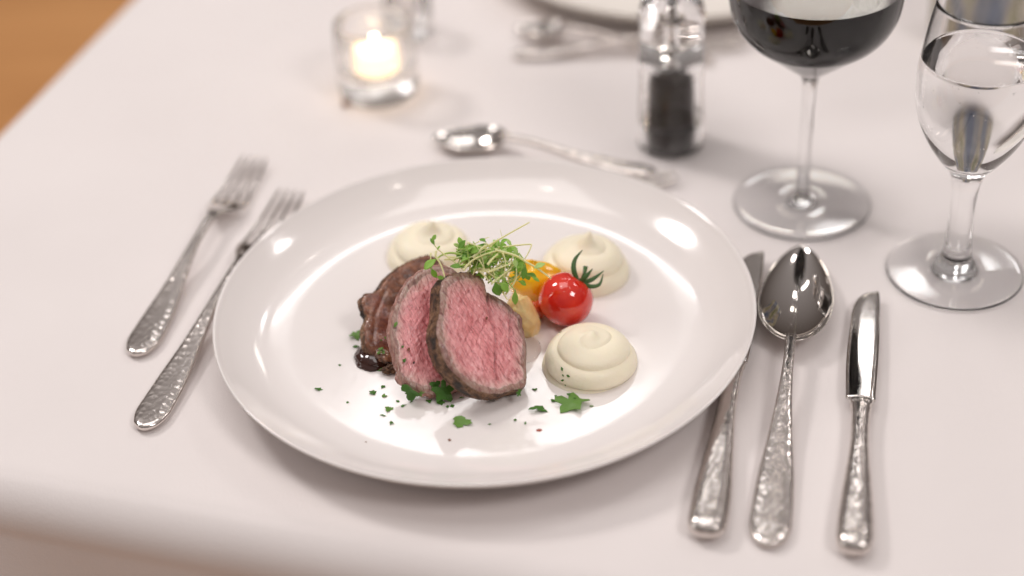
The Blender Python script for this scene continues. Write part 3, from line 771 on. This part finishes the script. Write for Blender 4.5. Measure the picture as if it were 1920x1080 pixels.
def spoon(p0, ang, L, bl, bw, label, hw=.0086, loc_z=0, group=None, hl=None):
    o = empty('spoon', label, 'spoon', (p0[0], p0[1], loc_z), -R(ang), group)
    Lh = L - bl; arch = .0095; th = .0021
    handle(Lh + .003, hw, o, th, arch, .0026)
    nU, nV = 40, 33; V = []; zr = th + arch - .0012; dep = .0085
    def outline(t):                      # t 0 at the neck, 1 at the tip: egg shape, widest two fifths up
        return bw / 2 * (math.sin(math.pi * t ** .74)) ** .62 if 0 < t < 1 else 0
    for side in (0, 1):
        for i in range(nU + 1):
            t = .5 - .5 * math.cos(math.pi * i / nU)
            hwid = max(outline(t), .0022 * (1 - t) ** 8 + .0001)
            for j in range(nV):
                q = -1 + 2 * j / (nV - 1); x = hwid * q
                e = max(0, 1 - q * q); prof = (math.sin(math.pi * min(1, max(0, t)) ** .92)) ** .7 if 0 < t < 1 else 0
                z = zr - dep * (e ** .75) * prof - (0.0042 * max(0, t) ** 1.3) + (.0010 * (1 - t) ** 3)
                V.append(Vector((x, Lh + bl * t, z - (.0011 * (.35 + .65 * e) if side else 0))))
    F = []; N = (nU + 1) * nV
    for i in range(nU):
        for j in range(nV - 1):
            a = i * nV + j; F.append((a, a + 1, a + nV + 1, a + nV)); F.append((a + N, a + nV + N, a + nV + 1 + N, a + 1 + N))
        for j in (0, nV - 1):
            a = i * nV + j; F.append((a, a + nV, a + nV + N, a + N))
    for i in (0, nU):
        for j in range(nV - 1):
            a = i * nV + j; F.append((a, a + 1, a + 1 + N, a + N))
    zmin = min(v.z for v in V)
    for v in V: v.z -= 0
    mesh('bowl', V, F, M['steel'], o)
    print('spoon zmin', zmin)
    return o
def knife(p0, ang, Lh, Lb, wb, label, hw=.0082, loc_z=0, group='knives right of the plate'):
    o = empty('knife', label, 'knife', (p0[0], p0[1], loc_z), -R(ang), group)
    zc = .0052
    st = [(0, hw * .3, zc, .0015), (.0012, hw * .62, zc, .0032), (.004, hw * .90, zc, .0045), (.010, hw, zc, .0050), (Lh * .25, hw * .96, zc, .0048), (Lh * .5, hw * .72, zc, .0042), (Lh * .72, hw * .54, zc, .0038), (Lh * .9, hw * .55, zc, .0036), (Lh - .003, hw * .60, zc, .0034), (Lh, hw * .60, zc, .0030)]
    lofted('handle', st, M['hammered'], o, 24, 2.5)
    lofted('bolster', [(Lh - .0005, hw * .64, zc, .0030), (Lh + .001, hw * .68, zc, .0030), (Lh + .003, hw * .68, zc, .0024), (Lh + .004, hw * .66, zc, .0014)], M['steel'], o, 24, 3)
    # blade lying flat: cutting edge curved on the left, spine on the right
    rings = []
    for i in range(41):
        t = i / 40; y = Lh + .0035 + (Lb - .0035) * t
        xr = wb * (.44 + .05 * math.sin(math.pi * t)) if t < .93 else wb * (.44 + .05 * math.sin(math.pi * t)) * (1 - ((t - .93) / .07) ** 2.4 * .12)
        xl = -wb * (.50 + .06 * math.sin(math.pi * min(1, t * 1.5)))
        if t > .6: xl += wb * .86 * (1 - math.sqrt(max(0, 1 - ((t - .6) / .4) ** 3.6)))
        if xl > xr - .0006: xl = xr - .0006
        th = .0010 * (1 - .6 * t)
        ring = []
        for k in range(9):
            q = k / 8; ring.append(Vector((xl + (xr - xl) * q, y, zc - .0012 * t + th * (.2 + .8 * min(1, q / .22)) * (1 if k < 8 else .75))))
        for k in range(8, -1, -1):
            q = k / 8; ring.append(Vector((xl + (xr - xl) * q, y, zc - .0012 * t - th * (.2 + .8 * min(1, q / .22)) * (1 if k < 8 else .75))))
        rings.append(ring)
    v, f = loft(rings); bl = mesh('blade', v, f, M['steel'], o)
    return o
fork((-.1785, .0010), 14.2, .186, 'outer shorter fork with hammered handle, leftmost on the cloth')
fork((-.1665, -.0570), 16.2, .2085, 'inner longer fork with hammered handle, its head partly behind the plate rim')
spoon((.1190, -.1575), 13.3, .2240, .0900, .0380, 'large tablespoon with shiny bowl and hammered handle between two knives', hw=.0092)
knife((.1543, -.1670), 12.9, .0985, .0925, .0146, 'shorter knife at the far right with its whole blade showing', hw=.0080)
knife((.0925, -.1520), 13.6, .118, .100, .0150, 'longer knife passing under the right rim of the plate', hw=.0088)
sp2 = spoon((.1010, .1450), 110.4 - 180, .1370, .0460, .0280, 'blurred dessert spoon lying crosswise behind the plate, bowl to the left', hw=.0062)
fork((-.0030, .1150), 78, .117, 'small dessert fork poking out from behind the plate below the pepper mill', .75, .0050, None, arch=.0045)
sp3 = spoon((.150, .272), -67, .135, .036, .019, 'blurred spoon at the top of the table in front of the cream plate', hw=.0060)
fk3 = fork((.0230, .2950), 92, .150, 'blurred fork with hammered handle in front of the cream plate', .8, .0062, None)

# ------------------------------------------------------------------ stemmed glasses
def wine_glass():
    c = at(1503, 381, 0)
    o = empty('wine_glass', 'large stemmed wine glass half full of dark red wine, behind the spoon', 'wine glass', (c.x, c.y, 0))
    foot = spline([(.0060, .0046), (.0090, .0026), (.014, .0019), (.023, .0017), (.033, .0014), (.0372, .0010), (.0378, .0007), (.0374, .0003), (.034, .0002), (.015, .0002), (.002, .0002)], 4)
    foot = [(.0041, .0075), (.0046, .0062)] + foot
    lathe('foot', foot, M['glass'], o, 96, cap1=True, flip=True)
    stem = [(.0041, .0075), (.0037, .0100), (.0035, .016), (.0033, .035), (.0034, .060), (.0038, .074), (.0046, .0800)]
    lathe('stem', stem, M['glass'], o, 48, flip=False)
    outer = spline([(.0046, .0800), (.0070, .0832), (.0135, .0885), (.026, .0985), (.0360, .1070), (.0422, .1170), (.0447, .1290), (.0446, .1420), (.0425, .1600), (.0390, .1800), (.0355, .2000), (.0335, .2150)], 6)
    lvl = .1370
    def ri(z): return next(a + (b - a) * (z - za) / (zb - za) for (a, za), (b, zb) in zip(outer, outer[1:]) if za <= z <= zb) - .0011
    inner = [(r - .0011, z) for r, z in reversed(outer) if z > lvl] + [(ri(lvl), lvl)]
    lathe('bowl', outer + [(.0330, .2154)] + inner, M['glass'], o, 96, flip=False)
    wp = [(.0005, .0860), (.0035, .0862), (.0085, .0876)] + [(r - .0011, z) for r, z in outer if .0885 < z < lvl] + [(ri(lvl), lvl)]
    wi = lathe('wine', wp, M['wine'], o, 96, cap0=True, cap1=True, flip=False)
    wi.data.materials.append(M['wine_top'])
    for p in wi.data.polygons:
        if p.normal.z > .9 and p.center.z > lvl - .001: p.material_index = 1; p.use_smooth = False
    return o
wine_glass()
def water_glass():
    c = at(1789, 509, 0)
    o = empty('water_glass', 'smaller stemmed glass of sparkling water at the right edge', 'water glass', (c.x, c.y, 0))
    foot = [(.0078, .0110), (.0086, .0090)] + spline([(.0105, .0068), (.0112, .0044), (.013, .0028), (.018, .0021), (.031, .0016), (.0346, .0014), (.0352, .0009), (.0347, .0003), (.030, .0002), (.012, .0002), (.002, .0002)], 4)
    lathe('foot', foot, M['glass'], o, 96, cap1=True, flip=True)
    lathe('stem', [(.0078, .0110), (.0072, .0130), (.0066, .0200), (.0063, .035), (.0066, .050), (.0080, .0590)], M['glass'], o, 48, flip=False)
    outer = spline([(.0080, .0590), (.0098, .0635), (.0158, .0710), (.0228, .0820), (.0278, .0940), (.0302, .1060), (.0304, .1180), (.0287, .1330), (.0265, .1470), (.0246, .1570)], 6)
    lvl = .1275
    def ri(z): return next(a + (b - a) * (z - za) / (zb - za) for (a, za), (b, zb) in zip(outer, outer[1:]) if za <= z <= zb) - .0011 - .0022 * max(0, (.105 - z) / .045)
    inner = [(ri(z), z) for r, z in reversed(outer[1:-1]) if z > lvl] + [(ri(lvl), lvl)]
    lathe('bowl', outer + [(.0241, .1574)] + inner, M['glass'], o, 96, flip=False)
    wp = [(.0005, .0680), (.0035, .0682), (.0074, .0690)] + [(ri(z), z) for r, z in outer if .0705 < z < lvl] + [(ri(lvl), lvl)]
    top0 = len(wp)
    wp += [(ri(lvl) - .0006, lvl - .0006), (ri(lvl) - .0016, lvl - .0010)]
    wt = lathe('water', wp, M['water_side'], o, 96, cap0=True, cap1=True, flip=False)
    wt.data.materials.append(M['water'])
    for p in wt.data.polygons:
        if p.normal.z > .4 and p.center.z > lvl - .002: p.material_index = 1
    parts = []
    for k in range(60):
        a = rnd.uniform(0, 6.28); z = rnd.uniform(.07, .125)
        rr = next((q[0] for q in outer if q[1] >= z), .02) - .0045
        v, f = lathe_data([(1e-6, -1)] + [(math.sin(math.pi * i / 6), -math.cos(math.pi * i / 6)) for i in range(1, 6)] + [(1e-6, 1)], 8)
        s = rnd.uniform(.00012, .00035)
        parts.append(([Vector(p) * s + Vector((rr * math.cos(a), rr * math.sin(a), z)) for p in v], f))
    v, f = merge(parts); b = mesh('bubble', v, f, M['bubble'], o); b['kind'] = 'stuff'
    return o
water_glass()

# ------------------------------------------------------------------ pepper mill
c = at(1257, 268, 0)
o = empty('pepper_mill', 'blurred clear acrylic pepper mill filled with dark peppercorns', 'pepper mill', (c.x, c.y, 0))
lathe('body', [(.0155, .0), (.0190, .0006), (.0196, .002), (.0192, .010), (.0188, .030), (.0184, .046), (.0190, .054), (.0190, .057), (.0175, .0585), (.0135, .0585), (.0133, .052), (.0133, .018), (.0143, .0165), (.0143, .0035), (.0143, .0)], M['acrylic'], o, 64)
lathe('peppercorns', [(.0124, .0175)] + [(.0127 + .0002 * math.sin(i * 2.1), .018 + i * .0021) for i in range(15)] + [(.0120, .0482)], M['peppercorn'], o, 48, True, True)
M['mill_base'] = mat('dark_grey_plastic', (.055, .05, .05), .35)
lathe('grinder', [(.0136, .0010), (.0139, .0022), (.0138, .0150), (.0130, .0160), (.004, .0162)], M['mill_base'], o, 48, True, True)
lathe('head', [(.0140, .0600), (.0188, .0605), (.0192, .0640), (.0180, .0690), (.0186, .0760), (.0192, .0850), (.0170, .0940), (.0105, .0990), (.0040, .1000), (.0030, .0975), (.0028, .066), (.0028, .062)], M['acrylic'], o, 64, True, True)
lathe('shaft', [(.0016, .0520), (.0016, .0640), (.0060, .0650), (.0060, .0668), (.0018, .0680), (.0018, .0800), (.0052, .0812), (.0052, .0828), (.0018, .084), (.0018, .1010)], M['steel'], o, 24, True, True)
lathe('knob', [(.0030, .1005), (.0058, .1015), (.0066, .1045), (.0058, .1080), (.0030, .1095)], M['steel'], o, 32, True, True)

# ------------------------------------------------------------------ candle
m = M['wax'] = mat('glowing_wax', (.9, .78, .6), .5)
b = m.node_tree.nodes['Principled BSDF']; b.inputs['Emission Color'].default_value = (1, .72, .42, 1); b.inputs['Emission Strength'].default_value = 1.5
m = M['flame'] = mat('candle_flame', (1, .8, .5), .5)
b = m.node_tree.nodes['Principled BSDF']; b.inputs['Emission Color'].default_value = (1, .80, .52, 1); b.inputs['Emission Strength'].default_value = 40
c = at(712, 172, 0)
o = empty('tealight_holder', 'thick clear glass tealight holder with a burning candle', 'candle holder', (c.x, c.y, 0))
lathe('glass_cup', [(.0215, .0006), (.0240, .0016), (.0250, .006), (.0252, .030), (.0248, .046), (.0240, .0490), (.0222, .0500), (.0205, .0485), (.0195, .044), (.0185, .0250), (.0170, .0170), (.012, .0155), (.001, .0152)], M['thick_glass'], o, 64, True, True)
o2 = empty('tealight', 'lit white tealight glowing inside the glass holder', 'candle', (c.x, c.y, .0155))
lathe('wax', [(.0120, .0), (.0140, .002), (.0142, .0150), (.0128, .0158), (.004, .0150)], M['wax'], o2, 40, True, True)
lathe('wick', [(.0004, .0150), (.0004, .0185)], M['peppercorn'], o2, 8, True, True)
lathe('flame', [(.0008, .0165), (.0032, .0180), (.0034, .0200), (.0022, .0225), (.0003, .0245)], M['flame'], o2, 16, True, True)
c2 = at(768, 62, 0)
o = empty('glass_tumbler', 'small clear glass cup, blurred, behind the tealight holder at the top edge', 'glass', (c2.x, c2.y, 0))
lathe('glass_cup', [(.0130, .0), (.0150, .0010), (.0156, .010), (.0160, .036), (.0150, .0375), (.0140, .036), (.0130, .012), (.009, .009), (.001, .009)], M['thick_glass'], o, 48, True, True)
cr_ = blob('brown_crumb', at(648, 194, .0022), (.0022, .0020, .0020), .3, 2, 77, M['brown']); thing(cr_, 'small blurred brown crumb at the left foot of the tealight holder', 'crumb')

# ------------------------------------------------------------------ vase behind the water glass
m = M['vase'] = mat('mottled_glaze', (.3, .3, .32), .2)
t = NT(m); mp = t.coord(scale=(1, 1, .25)); n1 = t.noise(mp, 60, 2, .5); mp2 = t.coord(); n2 = t.noise(mp2, 85, 4, .6)
r = t.ramp(n1, 0, [(.38, (.10, .13, .20)), (.48, (.22, .23, .26)), (.56, (.42, .37, .28)), (.70, (.20, .22, .12))])
r2 = t.ramp(n2, 0, [(.35, (.6, .6, .6)), (.6, (1.15, 1.12, 1.05))]); mx = t.mix(None, .7, r, 0, r2, 0, 'MULTIPLY'); t.link(mx, 2, t.b, 'Base Color')
c = at(1856, 66, 0)
o = lathe('vase', [(.033, .0), (.0375, .0015), (.039, .008), (.040, .05), (.040, .11), (.038, .13), (.0365, .13), (.0375, .11), (.0370, .01), (.002, .008)], M['vase'], None, 64, True, True)
o.location = (c.x, c.y, 0)
thing(o, 'blurred mottled grey-blue and beige vase behind the water glass', 'vase')
